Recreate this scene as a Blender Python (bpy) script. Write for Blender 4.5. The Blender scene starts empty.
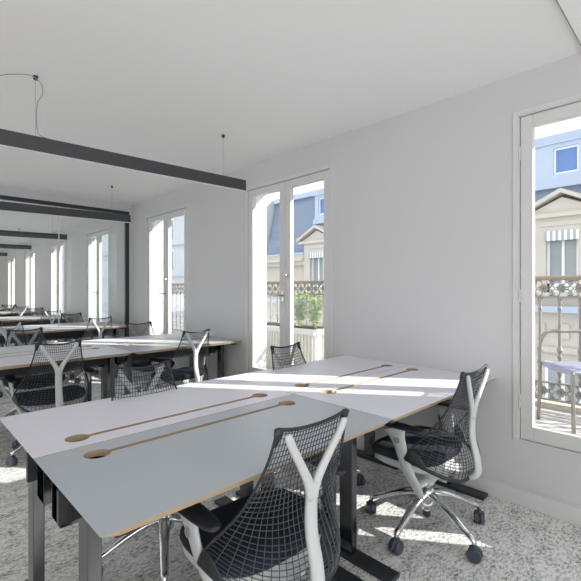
import bpy, bmesh, math, random
from mathutils import Vector, Matrix
random.seed(7)
PI = math.pi
sc = bpy.context.scene
COL = sc.collection
D = bpy.data

# ------------------------------------------------------------------ camera, world, sun, exposure
cam_d = D.cameras.new('camera'); cam = D.objects.new('camera', cam_d); COL.objects.link(cam)
cam.location = (0, 0, 1.29); cam.rotation_euler = (PI/2, 0, -0.7725)
cam_d.sensor_width = 36; cam_d.lens = 412.87/581*36; cam_d.shift_y = -0.0027
cam_d.clip_start = 0.02; cam_d.clip_end = 300
sc.camera = cam

world = D.worlds.new('sky'); sc.world = world; world.use_nodes = True
wn = world.node_tree.nodes; wl = world.node_tree.links
bg = wn['Background']; bg.inputs['Color'].default_value = (0.86, 0.92, 1.0, 1); bg.inputs['Strength'].default_value = 2.2

sun_d = D.lights.new('sun', 'SUN'); sun = D.objects.new('sun', sun_d); COL.objects.link(sun)
sun_d.energy = 11.0; sun_d.angle = 0.009; sun_d.color = (1.0, 0.955, 0.88)
sun.rotation_euler = Vector((1.0, -1.35, 0.87)).to_track_quat('Z', 'Y').to_euler()
sun.location = (12, -14, 12)

def area(name, loc, rot, sx, sy, e, c=(0.95, 0.975, 1.0)):
    d = D.lights.new(name, 'AREA'); d.shape = 'RECTANGLE'; d.size = sx; d.size_y = sy; d.energy = e; d.color = c
    o = D.objects.new(name, d); COL.objects.link(o); o.location = loc; o.rotation_euler = rot
# added fill lights, out of view behind the camera and along the left wall
area('fill_back', (-0.3, -2.98, 1.35), (PI/2+0.35, 0, 0), 4.4, 1.9, 66, (1.0, 0.985, 0.97))
area('fill_left', (-3.17, 10.2, 1.0), (PI/2+0.5, 0, -PI/2), 15, 1.6, 300, (1.0, 0.99, 0.98))

sc.view_settings.view_transform = 'Standard'; sc.view_settings.look = 'None'
sc.view_settings.gamma = 1; sc.view_settings.exposure = -0.27
sc.view_settings.use_curve_mapping = False
sc.render.film_transparent = False
sc.cycles.max_bounces = 14; sc.cycles.diffuse_bounces = 8; sc.cycles.glossy_bounces = 4
sc.cycles.transparent_max_bounces = 24; sc.cycles.transmission_bounces = 6
sc.cycles.sample_clamp_indirect = 6; sc.cycles.use_denoising = True
sc.cycles.caustics_reflective = False; sc.cycles.caustics_refractive = False

# ------------------------------------------------------------------ materials
def mat(name, c, rough=0.6, metal=0.0, c2=None, scale=20.0, bump=0.0, bscale=200.0, spec=0.5, stretch=None):
    m = D.materials.new(name); m.use_nodes = True
    n = m.node_tree.nodes; l = m.node_tree.links; b = n['Principled BSDF']
    b.inputs['Roughness'].default_value = rough; b.inputs['Metallic'].default_value = metal
    b.inputs['Specular IOR Level'].default_value = spec
    tc = n.new('ShaderNodeTexCoord'); mp = n.new('ShaderNodeMapping')
    if stretch: mp.inputs['Scale'].default_value = stretch
    l.new(tc.outputs['Object'], mp.inputs['Vector'])
    no = n.new('ShaderNodeTexNoise'); no.inputs['Scale'].default_value = scale; no.inputs['Detail'].default_value = 4
    l.new(mp.outputs['Vector'], no.inputs['Vector'])
    c2 = c2 or tuple(x*0.95 for x in c)
    mx = n.new('ShaderNodeMix'); mx.data_type = 'RGBA'
    mx.inputs[6].default_value = (*c, 1); mx.inputs[7].default_value = (*c2, 1)
    l.new(no.outputs['Fac'], mx.inputs[0]); l.new(mx.outputs[2], b.inputs['Base Color'])
    if bump:
        nb = n.new('ShaderNodeTexNoise'); nb.inputs['Scale'].default_value = bscale
        l.new(mp.outputs['Vector'], nb.inputs['Vector'])
        bp = n.new('ShaderNodeBump'); bp.inputs['Strength'].default_value = bump; bp.inputs['Distance'].default_value = 0.002
        l.new(nb.outputs['Fac'], bp.inputs['Height']); l.new(bp.outputs['Normal'], b.inputs['Normal'])
    return m

def glass_mat(name, tint, refl):
    m = D.materials.new(name); m.use_nodes = True
    n = m.node_tree.nodes; l = m.node_tree.links; n.clear()
    out = n.new('ShaderNodeOutputMaterial'); t = n.new('ShaderNodeBsdfTransparent'); g = n.new('ShaderNodeBsdfGlossy')
    g.inputs['Roughness'].default_value = 0.01
    no = n.new('ShaderNodeTexNoise'); no.inputs['Scale'].default_value = 0.7
    cr = n.new('ShaderNodeMix'); cr.data_type = 'RGBA'
    cr.inputs[6].default_value = (*tint, 1); cr.inputs[7].default_value = (*[x*0.99 for x in tint], 1)
    l.new(no.outputs['Fac'], cr.inputs[0]); l.new(cr.outputs[2], t.inputs['Color'])
    f = n.new('ShaderNodeLayerWeight')
    pw = n.new('ShaderNodeMath'); pw.operation = 'POWER'; pw.inputs[1].default_value = 5
    l.new(f.outputs['Facing'], pw.inputs[0])
    mu = n.new('ShaderNodeMath'); mu.operation = 'MULTIPLY_ADD'; mu.inputs[1].default_value = refl; mu.inputs[2].default_value = 0.03
    l.new(pw.outputs[0], mu.inputs[0])
    mx = n.new('ShaderNodeMixShader'); l.new(mu.outputs[0], mx.inputs[0])
    l.new(t.outputs[0], mx.inputs[1]); l.new(g.outputs[0], mx.inputs[2]); l.new(mx.outputs[0], out.inputs['Surface'])
    return m

M = {}
M['wall'] = mat('white_wall_paint', (0.62, 0.62, 0.63), 0.85, c2=(0.605, 0.605, 0.615), scale=1.5, bump=0.05)
M['ceiling'] = mat('ceiling_paint', (0.86, 0.855, 0.85), 0.9, c2=(0.845, 0.84, 0.835), scale=1.0)
M['trim'] = mat('satin_trim_paint', (0.66, 0.665, 0.66), 0.45, c2=(0.64, 0.645, 0.64), scale=3)
M['reveal'] = mat('outer_reveal_paint', (0.85, 0.84, 0.81), 0.8)
M['iron'] = mat('cast_iron', (0.25, 0.23, 0.21), 0.6, 0.1, c2=(0.33, 0.30, 0.28), scale=30)
M['handrail'] = mat('handrail_paint', (0.36, 0.25, 0.15), 0.5, c2=(0.42, 0.30, 0.2))
M['stone'] = mat('cream_stone', (0.56, 0.50, 0.42), 0.85, c2=(0.62, 0.56, 0.48), scale=2)
M['stone_white'] = mat('white_render', (0.62, 0.62, 0.63), 0.9, c2=(0.56, 0.57, 0.58), scale=1)
M['slate'] = mat('blue_slate', (0.18, 0.22, 0.30), 0.55, c2=(0.23, 0.27, 0.35), scale=4)
M['zinc'] = mat('pale_zinc', (0.42, 0.48, 0.58), 0.45, 0.0, c2=(0.48, 0.54, 0.64), scale=3)
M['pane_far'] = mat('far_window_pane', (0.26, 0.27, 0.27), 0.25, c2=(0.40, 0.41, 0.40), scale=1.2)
M['pane_blue'] = mat('far_roof_pane', (0.10, 0.19, 0.42), 0.1, c2=(0.14, 0.25, 0.5), scale=1.2)
M['white_wood'] = mat('white_window_wood', (0.85, 0.86, 0.87), 0.5)
M['awning_grey'] = mat('awning_grey_stripe', (0.42, 0.42, 0.43), 0.9)
M['deck'] = mat('balcony_stone', (0.50, 0.48, 0.46), 0.85, c2=(0.58, 0.56, 0.54), scale=5)
M['dark_steel'] = mat('powder_coated_dark_steel', (0.035, 0.038, 0.045), 0.35, 0.3, c2=(0.045, 0.048, 0.055), scale=60)
M['column'] = mat('brushed_dark_column', (0.17, 0.175, 0.185), 0.2, 1.0, c2=(0.20, 0.205, 0.215), scale=80)
M['lamp'] = mat('charcoal_lamp_housing', (0.055, 0.055, 0.06), 0.45, 0.2, c2=(0.065, 0.065, 0.07))
M['diffuser'] = mat('opal_diffuser', (0.75, 0.75, 0.75), 0.4)
M['cord'] = mat('grey_cord', (0.32, 0.32, 0.32), 0.6)
M['top'] = mat('pale_lilac_laminate', (0.79, 0.79, 0.865), 0.42, c2=(0.81, 0.81, 0.885), scale=2, spec=0.4)
M['top_grey'] = mat('blue_grey_laminate', (0.46, 0.505, 0.55), 0.42, c2=(0.48, 0.525, 0.57), scale=2, spec=0.4)
M['ply'] = mat('plywood_edge', (0.44, 0.31, 0.19), 0.6, c2=(0.56, 0.42, 0.28), scale=8, stretch=(1, 1, 60))
M['under'] = mat('desk_underside', (0.30, 0.29, 0.28), 0.7)
M['black'] = mat('black_plastic', (0.018, 0.019, 0.023), 0.45, c2=(0.024, 0.025, 0.03))
M['mesh'] = mat('dark_suspension_mesh', (0.060, 0.064, 0.075), 0.28, c2=(0.078, 0.082, 0.094))
M['seat'] = mat('navy_black_fabric', (0.014, 0.017, 0.032), 0.95, c2=(0.022, 0.027, 0.048), scale=300, bump=0.3, bscale=600)
M['white_plastic'] = mat('fog_white_plastic', (0.56, 0.58, 0.575), 0.4, c2=(0.59, 0.61, 0.605))
M['alu'] = mat('polished_aluminium', (0.72, 0.73, 0.74), 0.14, 1.0, c2=(0.68, 0.69, 0.70))
M['caster'] = mat('blue_black_caster', (0.04, 0.05, 0.07), 0.4, c2=(0.06, 0.07, 0.09))
M['chrome'] = mat('brass_nickel', (0.55, 0.54, 0.50), 0.3, 1.0)
M['balcony_seat'] = mat('lilac_grey_metal', (0.30, 0.31, 0.42), 0.5, c2=(0.33, 0.34, 0.45))
M['balcony_tube'] = mat('taupe_metal_tube', (0.30, 0.27, 0.25), 0.5, 0.2)
M['planter'] = mat('cream_planter', (0.82, 0.80, 0.76), 0.6)
M['soil'] = mat('soil', (0.10, 0.07, 0.05), 0.95, c2=(0.05, 0.035, 0.02))
M['leaf'] = mat('bamboo_leaf', (0.32, 0.46, 0.12), 0.6, c2=(0.48, 0.60, 0.22), scale=15)
M['street'] = mat('street_asphalt', (0.28, 0.28, 0.28), 0.9)
M['win_glass'] = glass_mat('clear_window_glass', (0.97, 0.985, 0.985), 0.8)
M['part_glass'] = glass_mat('partition_glass', (0.965, 0.985, 0.975), 0.9)

def carpet():
    m = D.materials.new('salt_and_pepper_carpet'); m.use_nodes = True
    n = m.node_tree.nodes; l = m.node_tree.links; b = n['Principled BSDF']
    b.inputs['Roughness'].default_value = 0.95; b.inputs['Specular IOR Level'].default_value = 0.1
    tc = n.new('ShaderNodeTexCoord')
    def noise(scale, st, det=5, rough=0.6):
        mp = n.new('ShaderNodeMapping'); mp.inputs['Scale'].default_value = st
        l.new(tc.outputs['Object'], mp.inputs['Vector'])
        t = n.new('ShaderNodeTexNoise'); t.inputs['Scale'].default_value = scale
        t.inputs['Detail'].default_value = det; t.inputs['Roughness'].default_value = rough
        l.new(mp.outputs['Vector'], t.inputs['Vector']); return t.outputs['Fac']
    a = noise(44, (1.0, 1.7, 1)); c = noise(170, (1, 1.2, 1), 2); e = noise(9, (1, 1.6, 1), 3)
    def madd(x, k, y):
        q = n.new('ShaderNodeMath'); q.operation = 'MULTIPLY_ADD'; l.new(x, q.inputs[0]); q.inputs[1].default_value = k
        if isinstance(y, float): q.inputs[2].default_value = y
        else: l.new(y, q.inputs[2])
        return q.outputs[0]
    s = madd(a, 1.0, madd(c, 0.6, madd(e, 0.5, -0.525)))
    cr = n.new('ShaderNodeValToRGB'); l.new(s, cr.inputs[0])
    el = cr.color_ramp.elements
    el[0].position = 0.28; el[0].color = (0.12, 0.12, 0.125, 1)
    el[1].position = 0.61; el[1].color = (0.82, 0.81, 0.79, 1)
    x = cr.color_ramp.elements.new(0.40); x.color = (0.36, 0.36, 0.365, 1)
    x = cr.color_ramp.elements.new(0.49); x.color = (0.60, 0.595, 0.59, 1)
    l.new(cr.outputs[0], b.inputs['Base Color'])
    bp = n.new('ShaderNodeBump'); bp.inputs['Strength'].default_value = 0.4; bp.inputs['Distance'].default_value = 0.004
    l.new(s, bp.inputs['Height']); l.new(bp.outputs['Normal'], b.inputs['Normal'])
    return m
M['carpet'] = carpet()

# ------------------------------------------------------------------ helpers
def obj(name, bm, m, parent=None, smooth=False, bevel=0.0, seg=2, loc=None, local=None):
    me = D.meshes.new(name)
    bmesh.ops.recalc_face_normals(bm, faces=bm.faces)
    bm.to_mesh(me); bm.free()
    ms = m if isinstance(m, (list, tuple)) else [m]
    for k in ms: me.materials.append(k)
    if smooth:
        for p in me.polygons: p.use_smooth = True
    o = D.objects.new(name, me); COL.objects.link(o)
    if bevel:
        b = o.modifiers.new('bevel', 'BEVEL'); b.width = bevel; b.segments = seg; b.limit_method = 'ANGLE'
    if parent: o.parent = parent
    if loc: o.location = loc
    return o

def empty(name, loc=(0, 0, 0), rz=0):
    o = D.objects.new(name, None); COL.objects.link(o); o.location = loc; o.rotation_euler = (0, 0, rz)
    o.empty_display_size = 0.1
    return o

def tag(o, label, cat, group=None, kind=None):
    if label: o['label'] = label
    if cat: o['category'] = cat
    if group: o['group'] = group
    if kind: o['kind'] = kind
    return o

def struct(o):
    o['kind'] = 'structure'; return o

def box(bm, x0, x1, y0, y1, z0, z1, mi=0):
    vs = [bm.verts.new((x, y, z)) for x in (x0, x1) for y in (y0, y1) for z in (z0, z1)]
    for f in ((0, 1, 3, 2), (4, 6, 7, 5), (0, 4, 5, 1), (2, 3, 7, 6), (0, 2, 6, 4), (1, 5, 7, 3)):
        fc = bm.faces.new([vs[i] for i in f]); fc.material_index = mi
    return vs

def B(*boxes):
    bm = bmesh.new()
    for b in boxes: box(bm, *b)
    return bm

def catmull(pts, n=6):
    P = [Vector(p) for p in pts]; out = []
    for i in range(len(P)-1):
        p0 = P[max(i-1, 0)]; p1 = P[i]; p2 = P[i+1]; p3 = P[min(i+2, len(P)-1)]
        for k in range(n):
            t = k/n
            out.append(0.5*((2*p1)+(-p0+p2)*t+(2*p0-5*p1+4*p2-p3)*t*t+(-p0+3*p1-3*p2+p3)*t**3))
    out.append(P[-1]); return out

def tube(bm, pts, radii, seg=10, up=Vector((0, 1, 0)), smooth_n=0, cap=True):
    """radii: list of (ra, rb) or float; ra across, rb along `up`"""
    pts = [Vector(p) for p in pts]
    if not isinstance(radii, (list, tuple)): radii = [radii]*len(pts)
    radii = [(r, r) if not isinstance(r, (list, tuple)) else r for r in radii]
    if smooth_n:
        rr = catmull([Vector((r[0], r[1], 0)) for r in radii], smooth_n)
        pts = catmull(pts, smooth_n); radii = [(max(r.x, 1e-4), max(r.y, 1e-4)) for r in rr]
    rings = []
    for i, p in enumerate(pts):
        t = (pts[min(i+1, len(pts)-1)]-pts[max(i-1, 0)]).normalized()
        a = t.cross(up)
        if a.length < 1e-3: a = t.cross(Vector((1, 0, 0.01)))
        a.normalize(); b = a.cross(t).normalized()
        rings.append([bm.verts.new(p+a*math.cos(2*PI*k/seg)*radii[i][0]+b*math.sin(2*PI*k/seg)*radii[i][1]) for k in range(seg)])
    for i in range(len(rings)-1):
        for k in range(seg):
            bm.faces.new((rings[i][k], rings[i][(k+1) % seg], rings[i+1][(k+1) % seg], rings[i+1][k]))
    if cap:
        bm.faces.new(rings[0][::-1]); bm.faces.new(rings[-1])
    return bm

def lathe(bm, prof, c=(0, 0, 0), seg=16, axis='z'):
    rings = []
    for r, h in prof:
        ring = []
        for k in range(seg):
            a = 2*PI*k/seg; x, y = r*math.cos(a), r*math.sin(a)
            v = (x, y, h) if axis == 'z' else ((h, x, y) if axis == 'x' else (x, h, y))
            ring.append(bm.verts.new((v[0]+c[0], v[1]+c[1], v[2]+c[2])))
        rings.append(ring)
    for i in range(len(rings)-1):
        for k in range(seg):
            bm.faces.new((rings[i][k], rings[i][(k+1) % seg], rings[i+1][(k+1) % seg], rings[i+1][k]))
    bm.faces.new(rings[0][::-1]); bm.faces.new(rings[-1])
    return bm

def copy_tree(o, parent=None):
    c = o.copy(); COL.objects.link(c)
    if parent: c.parent = parent
    for ch in list(o.children): copy_tree(ch, c)
    return c

# ------------------------------------------------------------------ room shell
W, H = 2.705, 2.58
XL, YB, YF, XO = -3.2, -3.0, 18.5, 2.95
ZT, ZB = 2.327, 0.384
WIN = [(-0.31, 0.82), (2.29, 3.42), (4.65, 5.78), (7.20, 8.32), (9.68, 10.81), (12.16, 13.28), (14.5, 15.6), (-2.7, -1.57)]
struct(obj('floor', B((XL, XO, YB, YF, -0.2, 0)), M['carpet']))
struct(obj('ceiling', B((XL-0.2, XO, YB-0.2, YF+0.2, H, H+0.25)), M['ceiling']))
bm = bmesh.new(); ys = sorted(WIN); prev = YB-0.2
for a, b in ys:
    box(bm, W, XO, prev, a, 0, H)
    box(bm, W, XO, a, b, 0, ZB-0.0); box(bm, W, XO, a, b, ZT, H)
    prev = b
box(bm, W, XO, prev, YF+0.2, 0, H)
struct(obj('wall_right', bm, M['wall']))
struct(obj('wall_left', B((XL-0.2, XL, YB-0.2, YF+0.2, 0, H)), M['wall']))
struct(obj('wall_far', B((XL, W, YF, YF+0.2, 0, H)), M['wall']))
# wall behind the camera, with a wide glazed bay added unseen for fill light
struct(obj('wall_back', B((XL, -2.6, YB-0.2, YB, 0, H), (2.0, W, YB-0.2, YB, 0, H), (-2.6, 2.0, YB-0.2, YB, 0, 0.4), (-2.6, 2.0, YB-0.2, YB, 2.4, H)), M['wall']))
bm = bmesh.new()
for x in (-2.6, -1.47, -0.33, 0.81, 1.94): box(bm, x, x+0.06, YB-0.14, YB-0.08, 0.4, 2.4)
box(bm, -2.6, 2.0, YB-0.14, YB-0.08, 0.4, 0.46); box(bm, -2.6, 2.0, YB-0.14, YB-0.08, 2.34, 2.4)
struct(obj('window_9', bm, M['trim']))
# outer face and reveals of the facade (stone lining on the sides of each opening)
bm = bmesh.new()
for a, b in ys:
    box(bm, 2.79, XO+0.005, b-0.012, b, ZB, ZT); box(bm, 2.79, XO+0.005, a, a+0.012, ZB, ZT)
    box(bm, 2.79, XO+0.005, a+0.012, b-0.012, ZB, ZB+0.03); box(bm, 2.79, XO+0.005, a+0.012, b-0.012, ZT-0.012, ZT)
struct(obj('trim_1', bm, M['reveal']))
struct(obj('baseboard_right', B((W-0.016, W, YB, YF, 0, 0.1), (W-0.011, W, YB, YF, 0.1, 0.107)), M['trim'], bevel=0.003))
struct(obj('baseboard_left', B((XL, XL+0.016, YB, YF, 0, 0.107)), M['trim']))
struct(obj('baseboard_far', B((XL+0.016, W-0.016, YF-0.016, YF, 0, 0.107)), M['trim']))
# ceiling drop near the camera on the right
struct(obj('trim_2', B((2.02, W, YB, 0.485, H-0.012, H)), M['ceiling']))
struct(obj('trim_3', B((2.02, W, 0.485, 0.49, H-0.014, H)), M['cord']))

def window(n, a, b):
    x0 = W-0.004
    fr = bmesh.new()
    t = 0.007
    box(fr, x0, 2.79, a, a+t, ZB, ZT); box(fr, x0, 2.79, b-t, b, ZB, ZT)
    box(fr, x0, 2.79, a+t, b-t, ZB, ZB+t); box(fr, x0, 2.79, a+t, b-t, ZT-t, ZT)
    # flat casing around the opening
    c = 0.03
    for q in ((a-c, a, ZB-c*0, ZT+c), (b, b+c, ZB-c*0, ZT+c), (a, b, ZT, ZT+c)):
        box(fr, W-0.006, W, q[0], q[1], q[2], q[3])
    root = struct(obj('window_%d' % n, fr, M['trim'], bevel=0.003))
    mid = (a+b)/2
    g = 0.004
    leaves = [(a+t+g, mid-0.002, 0.066, 0.07), (mid+0.002, b-t-g, 0.075, 0.066)]
    for i, (la, lb, sa, sb) in enumerate(leaves):
        z0, z1 = ZB+t+g, ZT-t-g; X0, X1 = W+0.004, W+0.05
        l = bmesh.new(); zb, zt = z0+0.083, z1-0.066
        box(l, X0, X1, la, la+sa, z0, z1); box(l, X0, X1, lb-sb, lb, z0, z1)
        box(l, X0, X1, la+sa, lb-sb, z0, zb); box(l, X0, X1, la+sa, lb-sb, zt, z1)
        lo = obj('casement', l, M['trim'], root, bevel=0.004)
        obj('glass_pane', B((X0+0.02, X0+0.026, la+sa-0.004, lb-sb+0.004, zb-0.004, zt+0.004)), M['win_glass'], lo)
        for zz in (0.62, 1.25, 2.1):
            yh = la-0.003 if i == 0 else lb+0.003
            hb = lathe(bmesh.new(), [(0.006, -0.04), (0.006, 0.04)], (X0-0.006, yh, zz), 8)
            obj('hinge', hb, M['trim'], lo)
        if i == 1:
            h = bmesh.new()
            box(h, X0-0.006, X0, la+0.01, la+0.045, 1.17, 1.27)
            tube(h, [(X0-0.001, la+0.027, 1.225), (X0-0.045, la+0.027, 1.225), (X0-0.05, la+0.035, 1.225), (X0-0.05, la+0.105, 1.225)], 0.008, 8)
            obj('handle', h, M['chrome'], lo, smooth=False)
        else:
            h = bmesh.new(); lathe(h, [(0.012, -0.025), (0.012, 0)], (X0, lb-0.03, 1.42), 10, 'x')
            obj('catch', h, M['chrome'], lo)
for i, (a, b) in enumerate(WIN): window(i+1, a, b)

# ------------------------------------------------------------------ glazed partition
YP = 6.26
struct(obj('wall_middle', B((XL, W, YP, YP+0.12, 2.475, H), (2.655, W, YP, YP+0.12, 0.0, 2.475)), M['wall']))
part = empty('glass_partition', (2.63, YP+0.06, 0))
tag(part, 'clear glass office partition in a black steel frame below the white bulkhead', 'partition')
def rel(bm, r):
    bmesh.ops.translate(bm, verts=bm.verts, vec=-Vector(r.location)); return bm
obj('frame_post', rel(B((2.605, 2.655, YP+0.02, YP+0.07, 0, 2.475)), part), M['dark_steel'], part)
obj('top_rail', rel(B((XL, 2.605, YP+0.02, YP+0.07, 2.425, 2.475)), part), M['dark_steel'], part)
px = [2.605, 1.685, 0.70, -0.285, -1.27, -2.25, XL]
for i in range(6):
    obj('glass_pane', rel(B((px[i+1]+0.006, px[i]-(0.006 if i else 0), YP+0.04, YP+0.05, 0.765, 2.425)), part), M['part_glass'], part)
    if i: obj('joint_strip', rel(B((px[i]-0.005, px[i]+0.005, YP+0.038, YP+0.052, 0.765, 2.425)), part), M['diffuser'], part)

# ------------------------------------------------------------------ pendant lamps
def lamp(y, label, cord=False):
    x0, x1, z0, z1 = 0.40, 2.24, 2.145, 2.24
    r = empty('pendant_lamp', (2.24, y, z1)); tag(r, label, 'lamp', 'linear pendant lamps')
    obj('lamp_housing', rel(B((x0, x1, y-0.016, y+0.016, z0+0.004, z1)), r), M['lamp'], r, bevel=0.002)
    obj('diffuser', rel(B((x0+0.01, x1-0.01, y-0.013, y+0.013, z0-0.002, z0+0.006)), r), M['diffuser'], r)
    for x in (0.64, 2.01):
        s = bmesh.new(); lathe(s, [(0.0012, z1-0.03*(2.24-x)/1.8-0.004), (0.0012, H-0.01)], (x, y, 0), 6)
        w = obj('suspension_wire', rel(s, r), M['cord'], r)
        s = bmesh.new(); lathe(s, [(0.012, H-0.022), (0.014, H-0.006), (0.014, H)], (x, y, 0), 12)
        obj('ceiling_cup', rel(s, r), M['black'], r)
    for ch in r.children:
        if ch.name.startswith(('lamp_housing', 'diffuser')): ch.rotation_euler = (0, -0.017, 0)
    if cord:
        s = bmesh.new()
        pts = [(0.70, y, 2.218), (0.655, y, 2.235), (0.645, y, 2.32), (0.65, y, 2.42), (0.675, y-0.01, 2.48), (0.66, y-0.02, 2.54), (0.60, y-0.02, 2.565), (0.50, y, 2.54), (0.42, y, 2.505), (0.3, y, 2.53)]
        tube(s, pts, 0.0027, 8, smooth_n=5)
        obj('power_cord', rel(s, r), M['cord'], r, smooth=True)
lamp(2.87, 'long charcoal linear pendant lamp hanging nearest, with a loose grey cord', True)
lamp(5.27, 'charcoal linear pendant lamp hanging just in front of the glass partition')
lamp(7.9, 'charcoal linear pendant lamp, first one seen through the glass partition')
lamp(10.4, 'charcoal linear pendant lamp, second one seen through the glass partition')
lamp(12.95, 'small far charcoal linear pendant lamp, third and last through the glass partition')

# ------------------------------------------------------------------ desks
def worktop(L, Wd, t, mats, side):
    """plate with dumbbell cable slot; side=+1: slot near the +y edge"""
    cu = D.curves.new('worktop_outline', 'CURVE'); cu.dimensions = '2D'; cu.fill_mode = 'BOTH'; cu.extrude = t/2
    def poly(pts):
        s = cu.splines.new('POLY'); s.points.add(len(pts)-1); s.use_cyclic_u = True
        for p, q in zip(s.points, pts): p.co = (q[0], q[1], 0, 1)
    poly([(0.001, 0.001), (L-0.001, 0.001), (L-0.001, Wd-0.001), (0.001, Wd-0.001)])
    yc = Wd-0.10 if side > 0 else 0.10
    r, s = 0.042, 0.0125
    xa, xb = 0.165, L-0.145
    a0 = math.asin(s/r); pts = []
    N = 20
    for k in range(N+1):
        a = a0+(2*PI-2*a0)*k/N; pts.append((xa+r*math.cos(a), yc+r*math.sin(a)))
    for k in range(N+1):
        a = PI+a0+(2*PI-2*a0)*k/N; pts.append((xb+r*math.cos(a), yc+r*math.sin(a)))
    poly(pts[::-1])
    tmp = D.objects.new('tmp', cu); COL.objects.link(tmp)
    bpy.context.view_layer.update()
    me = D.meshes.new_from_object(tmp.evaluated_get(bpy.context.evaluated_depsgraph_get()))
    D.objects.remove(tmp); D.curves.remove(cu)
    for m in list(me.materials): pass
    me.materials.clear()
    for m in mats: me.materials.append(m)
    for p in me.polygons:
        p.use_smooth = False
        p.material_index = 0 if p.normal.z > 0.7 else (2 if p.normal.z < -0.85 or (abs(p.normal.x) > 0.3 and (p.center.x < 0.05 or p.center.x > L-0.05)) else 1)
    for v in me.vertices:
        if v.co.z < 0:
            if v.co.x < 0.01: v.co.x += 0.05
            if v.co.x > L-0.01: v.co.x -= 0.05
            if side > 0 and v.co.y < 0.01: v.co.y += 0.02
            if side < 0 and v.co.y > Wd-0.01: v.co.y -= 0.02
    me.update(); me.name = 'worktop'
    return me

DL, DW, DZ = 1.186, 0.592, 0.74
TOPS = {}
for key, sd, tm in (('near', 1, 'top'), ('near_grey', 1, 'top_grey'), ('far', -1, 'top')):
    TOPS[key] = worktop(DL, DW, 0.024, [M[tm], M['ply'], M['under']], sd)
PARTS = {}
def desk(key, x, y, label, group):
    side = -1 if key == 'far' else 1
    r = empty('desk', (x, y, 0)); tag(r, label, 'desk', group)
    o = D.objects.new('worktop', TOPS[key]); COL.objects.link(o); o.parent = r; o.location = (0, 0, DZ-0.012)
    yc = 0.295
    for xa in (0.057, DL-0.097):
        if 'col' not in PARTS:
            c = bmesh.new(); box(c, 0, 0.04, -0.038, 0.038, 0.02, 0.70)
            q = obj('leg', c, M['column'], r, bevel=0.003); PARTS['col'] = q
            f = obj('foot', B((-0.02, 0.06, -0.26, 0.26, 0.0, 0.022)), M['dark_steel'], q, bevel=0.003); PARTS['foot'] = f
        else:
            q = PARTS['col'].copy(); COL.objects.link(q); q.parent = r
            f = PARTS['foot'].copy(); COL.objects.link(f); f.parent = q
        q.location = (xa, yc, 0)
    for nm, bx, m in (('crossbeam', [(0.02, DL-0.02, yc+(0.09 if side > 0 else -0.13), yc+(0.11 if side > 0 else -0.11), 0.60, 0.70), (0.05, 0.11, 0.04, DW-0.04, 0.70, 0.715), (DL-0.11, DL-0.05, 0.04, DW-0.04, 0.70, 0.715)], 'dark_steel'),):
        kk = nm+str(side)
        if kk not in PARTS: q = obj(nm, B(*bx), M[m], r); PARTS[kk] = q
        else: q = PARTS[kk].copy(); COL.objects.link(q); q.parent = r
    tk = 'tray%d' % side
    if tk not in PARTS:
        a, b = (0.425, 0.515) if side > 0 else (0.012, 0.10)
        q = obj('cable_tray', B((0.035, DL-0.05, a, a+0.003, 0.57, 0.715), (0.035, DL-0.05, b-0.003, b, 0.57, 0.715), (0.035, DL-0.05, a+0.003, b-0.003, 0.57, 0.573)), M['column'], r)
        PARTS[tk] = q
    else:
        q = PARTS[tk].copy(); COL.objects.link(q); q.parent = r
    return r
BY = [0.945, 3.51, 6.08, 8.64, 11.21, 13.78]
def bench(k, near_l, near_r, names, group):
    x = 0.335 if k < 2 else 0.205
    y = BY[k]
    desk(near_l, x, y, names[0], group); desk(near_r, x+1.18+0.007, y, names[1], group)
    if names[2]: desk('far', x, y+0.595, names[2], group)
    if names[3]: desk('far', x+1.187, y+0.595, names[3], group)
G = 'desks of the four-desk benches'
bench(0, 'near_grey', 'near', ['blue-grey topped desk in the foreground, closest to the viewer',
    'pale desk in the foreground bench, where the chair by the big window tucks in',
    'pale desk at the left end of the foreground bench, behind the blue-grey one',
    'pale sunlit desk of the foreground bench, far corner by the second window'], G)
bench(1, 'near', 'near_grey', ['pale desk in the second bench, behind the left dark mesh chair',
    'grey topped desk of the second bench whose plywood edge reaches the window wall',
    'far left pale desk of the second bench, behind its near one', 
    'far right pale sunlit desk of the second bench, near the small window'], G)
bench(2, 'near', 'near', ['near left pale desk of the third bench at the glass partition',
    'near right pale desk of the third bench, its wood edge ending at the black post',
    'far left pale desk of the third bench beyond the glass', 'far right pale desk of the third bench beyond the glass'], G)
bench(3, 'near', 'near', ['near left pale desk of the fourth bench beyond the glass', 'near right pale desk of the fourth bench beyond the glass', None,
    'far right pale desk of the fourth bench beyond the glass'], G)
bench(4, 'near', 'near', ['near left pale desk of the fifth bench beyond the glass', 'near right pale desk of the fifth bench, far beyond the glass', None,
    'far right pale desk of the fifth bench, far beyond the glass'], G)
desk('near', 1.39, BY[5], 'pale desk of the last bench at the far end beyond the glass', G)

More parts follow.
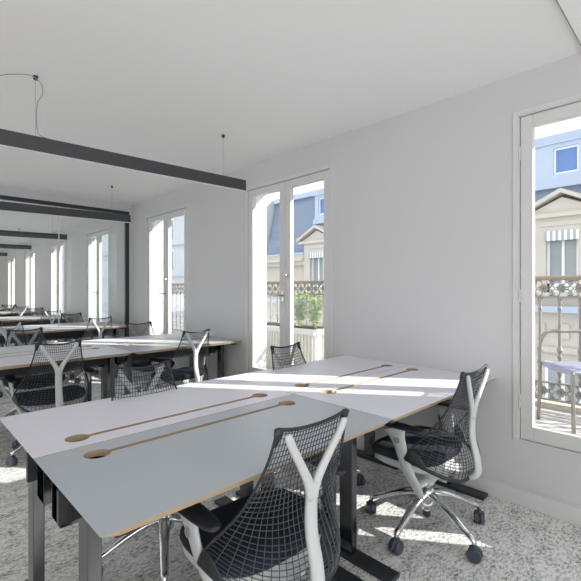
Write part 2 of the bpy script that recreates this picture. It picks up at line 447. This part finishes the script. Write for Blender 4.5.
# ------------------------------------------------------------------ office chair (local: faces +y, origin on the floor)
def make_chair():
    r = empty('office_chair')
    # base
    hub = lathe(bmesh.new(), [(0.030, 0.125), (0.045, 0.14), (0.048, 0.17), (0.042, 0.21), (0.030, 0.225)], seg=20)
    obj('base_hub', hub, M['alu'], r, smooth=True)
    gc = lathe(bmesh.new(), [(0.022, 0.10), (0.024, 0.105), (0.024, 0.30), (0.016, 0.30), (0.016, 0.385)], seg=18)
    g = obj('gas_column', gc, M['alu'], r, smooth=False)
    obj('column_cap', lathe(bmesh.new(), [(0.018, 0.066), (0.021, 0.07), (0.021, 0.10)], seg=16), M['black'], g)
    for k in range(5):
        a = math.radians(180+72*k)
        leg = bmesh.new()
        ca, sa = math.cos(a), math.sin(a)
        def P(rr, z): return (ca*rr, sa*rr, z)
        tube(leg, [P(0.02, 0.19), P(0.09, 0.182), P(0.18, 0.150), P(0.26, 0.112), P(0.298, 0.098), P(0.308, 0.075)],
             [(0.028, 0.020), (0.026, 0.018), (0.020, 0.015), (0.017, 0.013), (0.016, 0.013), (0.010, 0.010)], 12, up=Vector((0, 0, 1)), smooth_n=3)
        lo = obj('base_leg', leg, M['alu'], r, smooth=True)
        # twin wheel caster
        cb = bmesh.new(); ang = a+PI/2+0.5*k
        for s in (-1, 1):
            bmw = lathe(bmesh.new(), [(0.012, -0.002), (0.029, 0.0), (0.033, 0.005), (0.033, 0.017), (0.029, 0.023), (0.012, 0.024)], seg=20, axis='x')
            for v in bmw.verts: v.co.x = v.co.x*s+0.003*s
            tmpm = D.meshes.new('t'); bmw.to_mesh(tmpm); bmw.free(); cb.from_mesh(tmpm); D.meshes.remove(tmpm)
        tube(cb, [(0, -0.026, 0.0), (0, -0.018, 0.024), (0, 0, 0.032), (0, 0.018, 0.024)], (0.014), 8, up=Vector((1, 0, 0)))
        tube(cb, [(0, 0, 0.0), (0, 0, 0.046)], 0.008, 8)
        bmesh.ops.transform(cb, matrix=Matrix.Translation((ca*0.308, sa*0.308, 0.033)) @ Matrix.Rotation(ang, 4, 'Z'), verts=cb.verts)
        obj('caster', cb, M['caster'], lo, smooth=False)
    # tilt mechanism + seat pan
    tm = bmesh.new()
    tube(tm, [(0, 0, 0.235), (0, 0.0, 0.28), (0, -0.005, 0.33), (0, -0.01, 0.385)], [(0.035, 0.035), (0.05, 0.06), (0.08, 0.11), (0.14, 0.17)], 20, smooth_n=3)
    obj('tilt_mechanism', tm, M['white_plastic'], r, smooth=True)
    def slab(pts_fn, rings, m, name, par=r, n=36):
        b = bmesh.new(); R = []
        for (s, z, e) in rings:
            R.append([b.verts.new(pts_fn(2*PI*k/n, s, z, e)) for k in range(n)])
        for i in range(len(R)-1):
            for k in range(n): b.faces.new((R[i][k], R[i][(k+1) % n], R[i+1][(k+1) % n], R[i+1][k]))
        b.faces.new(R[0][::-1]); b.faces.new(R[-1])
        return obj(name, b, m, par, smooth=True)
    def sup(a, s, z, e):
        c, q = math.cos(a), math.sin(a)
        x = 0.245*s*abs(c)**(2/e)*(1 if c > 0 else -1); y = 0.195*s*abs(q)**(2/e)*(1 if q > 0 else -1)
        zz = z-0.02*max(0, (y-0.08)/0.12)**2+0.012*(abs(x)/0.24)**2
        return (x*(1+0.0*y), y+0.055, zz)
    slab(sup, [(0.5, 0.355, 3), (0.84, 0.360, 3.2), (0.95, 0.378, 3.4), (0.93, 0.402, 3.4), (0.90, 0.406, 3.4)], M['white_plastic'], 'seat_pan')
    slab(sup, [(0.88, 0.402, 3.4), (0.97, 0.408, 3.4), (1.0, 0.425, 3.4), (0.985, 0.445, 3.4), (0.92, 0.458, 3.2), (0.75, 0.462, 3), (0.4, 0.458, 2.6), (0.05, 0.456, 2)], M['seat'], 'seat')
    # arms
    for s in (-1, 1):
        ab = bmesh.new()
        tube(ab, [(s*0.125, -0.03, 0.215), (s*0.160, -0.028, 0.28), (s*0.215, -0.02, 0.36), (s*0.246, -0.008, 0.44), (s*0.262, 0.005, 0.51), (s*0.270, 0.02, 0.565), (s*0.272, 0.03, 0.600)],
             [(0.006, 0.022), (0.013, 0.030), (0.014, 0.034), (0.014, 0.033), (0.013, 0.036), (0.014, 0.048), (0.018, 0.075)], 14, up=Vector((0, 1, 0)), smooth_n=4)
        tube(ab, [(0, -0.02, 0.285), (s*0.09, -0.025, 0.285), (s*0.165, -0.028, 0.29)], [(0.016, 0.03)]*3, 12, up=Vector((0, 1, 0)))
        ar = obj('arm_support', ab, M['white_plastic'], r, smooth=True)
        kn = lathe(bmesh.new(), [(0.016, -0.003), (0.016, 0.003)], (s*0.282, 0.012, 0.54), 14, 'x')
        obj('arm_button', kn, M['cord'], ar)
        pad = bmesh.new()
        tube(pad, [(s*0.268, -0.135, 0.607), (s*0.270, -0.115, 0.610), (s*0.273, -0.04, 0.612), (s*0.275, 0.05, 0.612), (s*0.272, 0.11, 0.612), (s*0.266, 0.135, 0.607)],
             [(0.014, 0.006), (0.027, 0.011), (0.036, 0.013), (0.038, 0.013), (0.034, 0.012), (0.018, 0.007)], 14, up=Vector((0, 0, 1)), smooth_n=4)
        obj('armrest_pad', pad, M['black'], ar, smooth=True)
    # Y shaped tower
    yt = bmesh.new()
    tube(yt, [(0, -0.10, 0.345), (0, -0.19, 0.345), (0, -0.262, 0.372), (0, -0.268, 0.44), (0, -0.245, 0.54), (0, -0.242, 0.62), (0, -0.250, 0.705)],
         [(0.035, 0.018), (0.034, 0.018), (0.030, 0.018), (0.026, 0.016), (0.024, 0.015), (0.024, 0.014), (0.022, 0.013)], 14, up=Vector((0, 1, 0.01)), smooth_n=4)
    for s in (-1, 1):
        tube(yt, [(s*0.005, -0.245, 0.65), (s*0.019, -0.250, 0.705), (s*0.056, -0.258, 0.768), (s*0.094, -0.267, 0.827), (s*0.118, -0.272, 0.870), (s*0.121, -0.272, 0.878)],
             [(0.017, 0.013), (0.017, 0.0125), (0.0145, 0.011), (0.014, 0.010), (0.013, 0.009), (0.006, 0.005)], 12, up=Vector((0, 1, 0.01)), smooth_n=4)
    obj('back_tower', yt, M['white_plastic'], r, smooth=True)
    # suspension back
    NU, NV = 24, 32
    def S(s, t):
        # centre line
        C = catC[min(int(t*(len(catC)-1)+0.5), len(catC)-1)]
        E = catE[min(int(t*(len(catE)-1)+0.5), len(catE)-1)]
        a = abs(s); p = 2.0+1.2*t
        x = E.x*(s if t < 0.02 else (s*(1+0.22*t*t*(1-a*a))))
        y = C.y+(E.y-C.y)*a**p
        z = C.z+(E.z-C.z)*a**2.2
        return (x, y, z)
    catC = catmull([(0, -0.252, 0.875), (0, -0.222, 0.79), (0, -0.198, 0.69), (0, -0.198, 0.60), (0, -0.228, 0.50), (0, -0.250, 0.42), (0, -0.238, 0.352)], 30)
    catE = catmull([(0.146, -0.258, 0.895), (0.158, -0.232, 0.80), (0.180, -0.195, 0.71), (0.206, -0.150, 0.63), (0.236, -0.095, 0.56), (0.258, -0.045, 0.50), (0.262, -0.02, 0.455)], 30)
    g = bmesh.new(); vv = [[g.verts.new(S(-1+2*i/NU, j/NV)) for i in range(NU+1)] for j in range(NV+1)]
    for j in range(NV):
        for i in range(NU):
            g.faces.new((vv[j][i], vv[j][i+1], vv[j+1][i+1], vv[j+1][i]))
    me = D.meshes.new('m'); g.to_mesh(me); g.free()
    tmp = D.objects.new('tmp', me); COL.objects.link(tmp)
    w = tmp.modifiers.new('w', 'WIREFRAME'); w.thickness = 0.0046; w.use_even_offset = False; w.use_boundary = True; w.use_replace = True
    bpy.context.view_layer.update()
    m2 = D.meshes.new_from_object(tmp.evaluated_get(bpy.context.evaluated_depsgraph_get())); m2.name = 'back_mesh'
    D.objects.remove(tmp); m2.materials.clear(); m2.materials.append(M['mesh'])
    bmo = D.objects.new('back_mesh', m2); COL.objects.link(bmo); bmo.parent = r
    # rim + solid corners
    rm = bmesh.new()
    top = [S(-1+2*i/16, 0) for i in range(17)]
    tube(rm, top, [(0.005, 0.006)]*17, 8, up=Vector((0, 0, 1)))
    for s in (-1, 1):
        side = [S(s, j/24) for j in range(25)]
        tube(rm, side, [(0.005+0.003*(j/24)**2, 0.004) for j in range(25)], 8, up=Vector((0, 1, 0)))
        tube(rm, [S(s*0.97, 0.0), S(s*0.95, 0.05), S(s*0.93, 0.10)], [(0.016, 0.010), (0.014, 0.008), (0.004, 0.003)], 8, up=Vector((0, 1, 0)))
    bot = [S(-1+2*i/30, 1) for i in range(31)]
    tube(rm, bot, [(0.005, 0.010)]*31, 8, up=Vector((0, 0, 1)))
    obj('mesh_rim', rm, M['black'], bmo, smooth=True)
    # solid side wings at the seat end of the suspension
    for s in (-1, 1):
        wg = bmesh.new(); nn = 6
        V = [[wg.verts.new(Vector(S(s*(1-0.20*i/nn*((j/8)**0.7)), 0.80+0.20*j/8))*1.0+Vector((s*0.002, -0.002, 0))) for i in range(nn+1)] for j in range(9)]
        for j in range(8):
            for i in range(nn):
                try: wg.faces.new((V[j][i], V[j][i+1], V[j+1][i+1], V[j+1][i]))
                except ValueError: pass
        bmesh.ops.remove_doubles(wg, verts=wg.verts, dist=1e-5)
        wo = obj('side_wing', wg, M['black'], bmo, smooth=True)
        sm = wo.modifiers.new('s', 'SOLIDIFY'); sm.thickness = 0.006; sm.offset = 0
    return r

proto = make_chair()
chairs = [
 # x, y, rz(deg), label
 (0.942, 1.105, -3, 'black mesh office chair with white Y back in the foreground, nearest of all'),
 (2.085, 1.085, 0, 'black mesh office chair with white Y back beside the big right-hand window'),
 (0.955, 1.855, 178, 'mesh chair facing the viewer at the far left side of the foreground bench'),
 (2.055, 1.885, 184, 'mesh chair facing the viewer across the foreground bench, in front of the middle window'),
 (0.935, 3.68, -4, 'black mesh chair with white Y back at the second bench, at left'),
 (2.10, 3.72, 4, 'mesh chair with white Y back at the second bench, close to the window wall'),
 (0.985, 4.52, 182, 'mesh chair facing the viewer on the far left side of the second bench'),
 (2.13, 4.50, 180, 'mesh chair facing the viewer before the small window, beyond the second bench'),
 (1.04, 6.21, 0, 'mesh chair with white Y back at the left picture edge, at the third bench'),
 (2.12, 6.22, 0, 'mesh chair with white Y back just left of the black partition post'),
 (2.15, 7.10, 180, 'mesh chair facing the viewer on the far side of the third bench'),
 (2.17, 8.79, 0, 'mesh chair with white Y back at the fourth bench beyond the glass'),
 (2.20, 9.67, 180, 'mesh chair facing the viewer on the far side of the fourth bench'),
 (2.18, 11.36, 0, 'mesh chair with white Y back at the fifth bench far beyond the glass'),
 (2.20, 12.23, 180, 'mesh chair facing the viewer on the far side of the fifth bench'),
]
for i, (x, y, rz, lab) in enumerate(chairs):
    c = proto if i == 0 else copy_tree(proto)
    c.location = (x, y, 0); c.rotation_euler = (0, 0, math.radians(rz))
    spin = [0, 0, 29, 10, 24, -20, 40, 15, 0, 30, -15, 8, 50, 20, -30][i]
    for ch in c.children:
        if ch.name.startswith('base_leg'): ch.rotation_euler = (0, 0, math.radians(spin))
    tag(c, lab, 'chair', 'mesh-back office chairs at the benches')

# ------------------------------------------------------------------ balcony
struct(obj('balcony_slab', B((XO, 3.95, -4, 19, 0.12, 0.30)), M['deck']))
bm = bmesh.new()
for k in range(8): box(bm, XO+0.02+k*0.115, XO+0.02+k*0.115+0.09, -4, 19, 0.30, 0.315)
struct(obj('balcony_deck', bm, M['deck']))
RX = 3.82
rail = empty('balcony_railing', (RX, 0, 0.30)); tag(rail, 'ornate cast-iron balcony railing with scrollwork running along outside the windows', 'railing')
Y0, Y1 = -1.6, 7.4
obj('handrail', rel(B((RX-0.03, RX+0.03, Y0, Y1, 1.375, 1.395)), rail), M['handrail'], rail, bevel=0.005)['label'] = 'brown painted handrail'
def ring(bm, y, z, r, th, n=12, a0=0, a1=2*PI):
    pts = [(RX, y+r*math.cos(a0+(a1-a0)*k/n), z+r*math.sin(a0+(a1-a0)*k/n)) for k in range(n+1)]
    tube(bm, pts, th, 5, up=Vector((1, 0, 0)), cap=False)
def frieze(za, zb, name):
    b = bmesh.new(); mid = (za+zb)/2; hh = (zb-za)/2
    box(b, RX-0.015, RX+0.015, Y0, Y1, za-0.008, za+0.006); box(b, RX-0.015, RX+0.015, Y0, Y1, zb-0.006, zb+0.008)
    y = Y0+0.07
    while y < Y1-0.05:
        near = y < 4.6
        ring(b, y, mid, hh*0.36, 0.006, 8)
        for s in (-1, 1):
            for q in (-1, 1):
                ring(b, y+s*hh*0.52, mid+q*hh*0.52, hh*0.40, 0.006, 6, 0 if s*q > 0 else PI/2, 1.5*PI if s*q > 0 else 2*PI)
        ring(b, y+0.0625, mid, hh*0.26, 0.005, 6)
        for s in (-1, 1): ring(b, y+0.0625, mid+s*hh*0.62, hh*0.24, 0.005, 6)
        for k in range(8):
            a = k*PI/4; tube(b, [(RX, y, mid), (RX, y+hh*0.34*math.cos(a), mid+hh*0.34*math.sin(a))], 0.005, 4, up=Vector((1, 0, 0)))
        y += 0.125
    obj(name, rel(b, rail), M['iron'], rail)
frieze(1.225, 1.365, 'top_frieze'); frieze(0.40, 0.535, 'bottom_frieze')
prof = [(0.007, 0.54), (0.016, 0.56), (0.008, 0.585), (0.02, 0.62), (0.009, 0.65), (0.022, 0.69), (0.010, 0.72), (0.018, 0.745), (0.009, 0.77), (0.024, 0.80), (0.010, 0.835),
        (0.012, 0.87), (0.010, 1.10), (0.017, 1.13), (0.010, 1.15), (0.014, 1.19), (0.022, 1.222)]
base = obj('baluster', lathe(bmesh.new(), [(a, z-0.30) for a, z in prof], seg=8), M['iron'], rail)
yy = Y0+0.11
ypos = []
while yy < Y1: ypos.append(yy); yy += 0.138
for k, y in enumerate(ypos):
    o = base if k == 0 else base.copy()
    if k: COL.objects.link(o); o.parent = rail
    o.location = (0, y, 0)
b = bmesh.new(); y = Y0+0.02
while y < Y1:
    box(b, RX-0.012, RX+0.012, y, y+0.024, 0.30, 0.40); y += 1.38
obj('foot_post', rel(b, rail), M['iron'], rail)
struct(obj('balcony_kerb', B((3.86, 3.95, -4, 19, 0.30, 0.36)), M['stone']))

# balcony chair (only its left side shows)
bc = empty('balcony_chair', (3.47, 0.635, 0.315), math.radians(43))
tag(bc, 'metal balcony armchair with lilac-grey seat standing outside the right-hand window', 'chair')
s = bmesh.new()
tube(s, [(0, -0.19, 0.425), (0, 0.19, 0.425)], [(0.2, 0.026), (0.2, 0.026)], 16, up=Vector((0, 0, 1)))
obj('seat', s, M['balcony_seat'], bc, bevel=0.004)
for sy in (-0.195, 0.195):
    s = bmesh.new(); tube(s, [(-0.21, sy, 0.0), (-0.20, sy, 0.25), (-0.195, sy, 0.43)], 0.0125, 10, smooth_n=3)
    obj('front_leg', s, M['balcony_tube'], bc, smooth=True)
    s = bmesh.new(); tube(s, [(0.21, sy, 0.0), (0.19, sy, 0.25), (0.185, sy, 0.45)], 0.0125, 10, smooth_n=3)
    obj('rear_leg', s, M['balcony_tube'], bc, smooth=True)
s = bmesh.new()
tube(s, [(0.185, 0.195, 0.43), (0.18, 0.195, 0.56), (0.18, 0.175, 0.635), (0.19, 0.12, 0.66), (0.20, 0, 0.66), (0.19, -0.12, 0.66), (0.18, -0.175, 0.635), (0.18, -0.195, 0.56), (0.185, -0.195, 0.43)], 0.0125, 10, up=Vector((1, 0, 0)), smooth_n=4)
obj('back_hoop', s, M['balcony_tube'], bc, smooth=True)

# planters with bamboo
def planter(y0, y1, label):
    x0, x1, z0, z1 = 3.36, 3.66, 0.315, 0.86
    r = empty('planter', ((x0+x1)/2, (y0+y1)/2, z0)); tag(r, label, 'planter', 'ribbed balcony planters')
    b = bmesh.new()
    box(b, x0+0.02, x1-0.02, y0+0.02, y1-0.02, z0, z1-0.05); box(b, x0, x1, y0, y1, z1-0.09, z1-0.02)
    y = y0+0.02
    while y < y1-0.03: box(b, x0+0.005, x0+0.02, y, y+0.022, z0, z1-0.09); y += 0.05
    x = x0+0.02
    while x < x1-0.03: box(b, x, x+0.022, y0+0.005, y0+0.02, z0, z1-0.09); x += 0.05
    obj('planter_box', rel(b, r), M['planter'], r, bevel=0.004)
    obj('soil', rel(B((x0+0.02, x1-0.02, y0+0.02, y1-0.02, z1-0.03, z1-0.012)), r), M['soil'], r)
    return r, (x0, x1, y0, y1, z1-0.012)
def bamboo(x, y, z, h, label):
    r = empty('bamboo_plant', (x, y, z)); tag(r, label, 'plant', 'bamboo plants in the balcony planters')
    st = bmesh.new(); lf = bmesh.new()
    for k in range(7):
        dx, dy = random.uniform(-0.05, 0.05), random.uniform(-0.06, 0.06); hh = h*random.uniform(0.7, 1.0)
        top = Vector((dx*1.8, dy*1.6, hh))
        tube(st, [(dx*0.5, dy*0.5, 0), (dx, dy, hh*0.5), top], [0.004, 0.003, 0.0015], 5)
        for q in range(60):
            t = random.uniform(0.2, 1.0); p = Vector((dx*(0.5+1.3*t), dy*(0.5+1.1*t), hh*t))
            a = random.uniform(0, 2*PI); L = random.uniform(0.06, 0.11)
            d = Vector((math.cos(a), math.sin(a), random.uniform(-0.3, 0.7))).normalized()
            sd = d.cross(Vector((0, 0, 1))).normalized()*0.011
            v = [lf.verts.new(p), lf.verts.new(p+d*L*0.4+sd), lf.verts.new(p+d*L-Vector((0, 0, 0.012))), lf.verts.new(p+d*L*0.4-sd)]
            lf.faces.new((v[0], v[1], v[2])); lf.faces.new((v[0], v[2], v[3]))
    obj('stems', st, M['leaf'], r); obj('foliage', lf, M['leaf'], r)
p1, d1 = planter(3.08, 3.56, 'cream ribbed planter outside the middle window, right of its central post')
p2, d2 = planter(3.62, 4.15, 'cream ribbed planter outside the middle window, seen in its left pane')
bamboo(3.5, 3.20, d1[4], 0.40, 'right-hand green bamboo in the planter outside the middle window')
bamboo(3.5, 3.42, d1[4], 0.42, 'left-hand green bamboo in the planter outside the middle window')

# ------------------------------------------------------------------ buildings across the street
struct(obj('ground', B((XO+0.3, 60, -20, 70, -11.2, -11)), M['street']))
FX = 18.0
mb = empty('apartment_building', (FX, 8, -11))
tag(mb, 'cream stone building across the street with blue slate mansard roof and pedimented dormers', 'building')
BYA, BYB = -6.0, 21.3
def mpart(name, bm, m, **k): return obj(name, rel(bm, mb), m, mb, **k)
b = bmesh.new(); box(b, FX+0.4, FX+8, BYA, BYB, -11, 3.4)
for z in (-7.6, -4.3, -1.15, 0.95): box(b, FX+0.22, FX+0.4, BYA, BYB, z, z+0.22)
k = BYA+0.2
while k < BYB-0.3:
    box(b, FX+0.3, FX+0.4, k, k+0.35, -0.6, -0.05); k += 0.8
mpart('wall', b, M['stone'])
AX = [-0.1, 4.0, 8.1, 12.2, 16.4]
b = bmesh.new(); gt = bmesh.new(); prev = BYA
for yc in AX+[None]:
    e = BYB if yc is None else yc-1.0
    for (xa, xb, za, zb) in ((FX-0.1, FX+0.7, 3.0, 3.2), (FX+0.1, FX+0.6, 2.75, 3.0), (FX+0.05, FX+0.6, 3.2, 3.4)): box(b, xa, xb, prev, e, za, zb)
    box(gt, FX+0.0, FX+0.4, prev, e, 3.4, 3.52)
    prev = None if yc is None else yc+1.0
box(gt, FX+0.0, FX+0.22, BYA, BYB, 0.40, 0.64)
mpart('cornice', b, M['stone']); mpart('gutter', gt, M['zinc'])
# mansard slope
b = bmesh.new()
v = [b.verts.new(p) for p in ((FX+0.42, BYA, 3.4), (FX+0.42, BYB, 3.4), (FX+1.35, BYB, 7.25), (FX+1.35, BYA, 7.25), (FX+8, BYA, 3.2), (FX+8, BYB, 3.2), (FX+8, BYB, 8.6), (FX+8, BYA, 8.6))]
for f in ((0, 1, 2, 3), (3, 2, 6, 7), (0, 3, 7, 4), (1, 5, 6, 2), (4, 7, 6, 5), (0, 4, 5, 1)): b.faces.new([v[i] for i in f])
mpart('roof', b, M['slate'])
mpart('roof_ridge', B((FX+1.1, FX+1.7, BYA, BYB, 7.15, 7.4), (FX+1.2, FX+1.6, BYA, BYB, 7.4, 7.5)), M['zinc'])
for yc in AX:
    big = yc in (4.0, 16.4)
    # lower pedimented dormer
    b = bmesh.new(); h1 = 4.0
    box(b, FX+0.1, FX+1.6, yc-1.0, yc-0.52, 1.05, h1); box(b, FX+0.1, FX+1.6, yc+0.52, yc+1.0, 1.05, h1)
    box(b, FX+0.1, FX+1.6, yc-0.52, yc+0.52, 3.45, h1); box(b, FX+0.1, FX+0.5, yc-0.52, yc+0.52, 1.02, 1.15)
    box(b, FX-0.05, FX+1.6, yc-1.35, yc+1.35, h1, h1+0.16)
    box(b, FX+0.06, FX+0.1, yc-0.7, yc+0.7, 3.68, 3.86)
    for (o, w, za, zb) in ((0.0, 1.5, h1+0.16, 4.95), (0.15, 1.22, h1+0.16, 4.8)):
        pass
    # tympanum and raking cornice
    tv = [b.verts.new((x, y, z)) for x in (FX+0.15, FX+1.9) for (y, z) in ((yc-1.3, h1+0.16), (yc+1.3, h1+0.16), (yc, 4.75))]
    b.faces.new((tv[0], tv[1], tv[2])); b.faces.new((tv[3], tv[5], tv[4]))
    for i, j in ((0, 1), (1, 2), (2, 0)): b.faces.new((tv[i], tv[j], tv[j+3], tv[i+3]))
    for sgn in (-1, 1):
        e = Vector((0, -sgn*1.5, 0.82)).normalized(); q = []
        for x in (FX-0.08, FX+1.95):
            for (y, z) in ((yc+sgn*1.5, h1+0.14), (yc, 4.9), (yc, 5.06), (yc+sgn*1.5, h1+0.30)): q.append(b.verts.new((x, y, z)))
        b.faces.new(q[0:4]); b.faces.new(q[4:8][::-1])
        for i in range(4): b.faces.new((q[i], q[(i+1) % 4], q[(i+1) % 4+4], q[i+4]))
    dm = mpart('dormer', b, M['stone'])
    b = bmesh.new()
    for ya in (yc-0.52, yc-0.05, yc+0.44): box(b, FX+0.32, FX+0.4, ya, ya+0.09, 1.1, 3.45)
    box(b, FX+0.32, FX+0.4, yc-0.52, yc+0.52, 1.1, 1.5); box(b, FX+0.32, FX+0.4, yc-0.52, yc+0.52, 3.35, 3.45)
    obj('window_frame', rel(b, mb), M['white_wood'], dm)
    obj('window_pane', rel(B((FX+0.38, FX+0.42, yc-0.5, yc+0.5, 1.1, 3.45)), mb), M['pane_far'], dm)
    if big:
        b = bmesh.new(); nS = 12
        for i in range(nS):
            a0 = yc-0.56+1.12*i/nS; box(b, FX+0.05, FX+0.09, a0, a0+1.12/nS, 3.12, 3.48, i % 2)
        obj('awning_valance', rel(b, mb), [M['white_wood'], M['awning_grey']], dm)
    # upper roof window with wide zinc surround
    UW = 1.7 if yc == 4.0 else 0.7
    b = bmesh.new()
    for (ya, yb2, za, zb) in ((yc-UW, yc-0.42, 5.55, 7.0), (yc+0.42, yc+UW, 5.55, 7.0), (yc-0.42, yc+0.42, 6.82, 7.0), (yc-0.42, yc+0.42, 5.55, 5.78)):
        box(b, FX+0.75, FX+1.6, ya, yb2, za, zb)
    box(b, FX+0.68, FX+1.6, yc-UW-0.1, yc+UW+0.1, 6.98, 7.06); box(b, FX+0.68, FX+1.6, yc-UW-0.1, yc+UW+0.1, 5.25, 5.55)
    uw = mpart('roof_window', b, M['zinc'])
    b = B((FX+0.84, FX+0.9, yc-0.42, yc-0.35, 5.78, 6.82), (FX+0.84, FX+0.9, yc+0.35, yc+0.42, 5.78, 6.82), (FX+0.84, FX+0.9, yc-0.35, yc+0.35, 5.78, 5.86), (FX+0.84, FX+0.9, yc-0.35, yc+0.35, 6.74, 6.82))
    obj('window_frame', rel(b, mb), M['white_wood'], uw)
    obj('window_pane', rel(B((FX+0.88, FX+0.92, yc-0.36, yc+0.36, 5.85, 6.75)), mb), M['pane_blue'], uw)
for yc in AX:
    for za in (-3.7, -7.2):
        f = mpart('facade_window', B((FX+0.34, FX+0.42, yc-0.6, yc-0.5, za, za+2.2), (FX+0.34, FX+0.42, yc+0.5, yc+0.6, za, za+2.2), (FX+0.34, FX+0.42, yc-0.05, yc+0.05, za, za+2.2), (FX+0.34, FX+0.42, yc-0.5, yc+0.5, za+2.1, za+2.2)), M['white_wood'])
        obj('window_pane', rel(B((FX+0.36, FX+0.38, yc-0.5, yc+0.5, za, za+2.1)), mb), M['pane_far'], f)

wb = empty('white_building', (FX+2, 34, -11))
tag(wb, 'pale plastered building further along the street seen through the small window', 'building')
b = bmesh.new(); box(b, FX+0.5, FX+9, 21.4, 110, -11, 11.0)
for z in (-3.2, -0.4, 2.4, 5.2, 8.0): box(b, FX+0.3, FX+0.5, 21.4, 110, z, z+0.18)
def wpart(name, b, m): return obj(name, rel(b, wb), m, wb)
wpart('wall', b, M['stone_white'])
for yc in (24, 27.5, 31, 34.5, 38):
    for z in (-2.4, 0.3, 3.1, 5.9):
        f = wpart('window', B((FX+0.42, FX+0.5, yc-0.6, yc-0.5, z, z+1.7), (FX+0.42, FX+0.5, yc+0.5, yc+0.6, z, z+1.7), (FX+0.42, FX+0.5, yc-0.5, yc+0.5, z+1.6, z+1.7), (FX+0.42, FX+0.5, yc-0.05, yc+0.05, z, z+1.6)), M['white_wood'])
        obj('pane', rel(B((FX+0.45, FX+0.47, yc-0.5, yc+0.5, z, z+1.6)), wb), M['pane_far'], f)
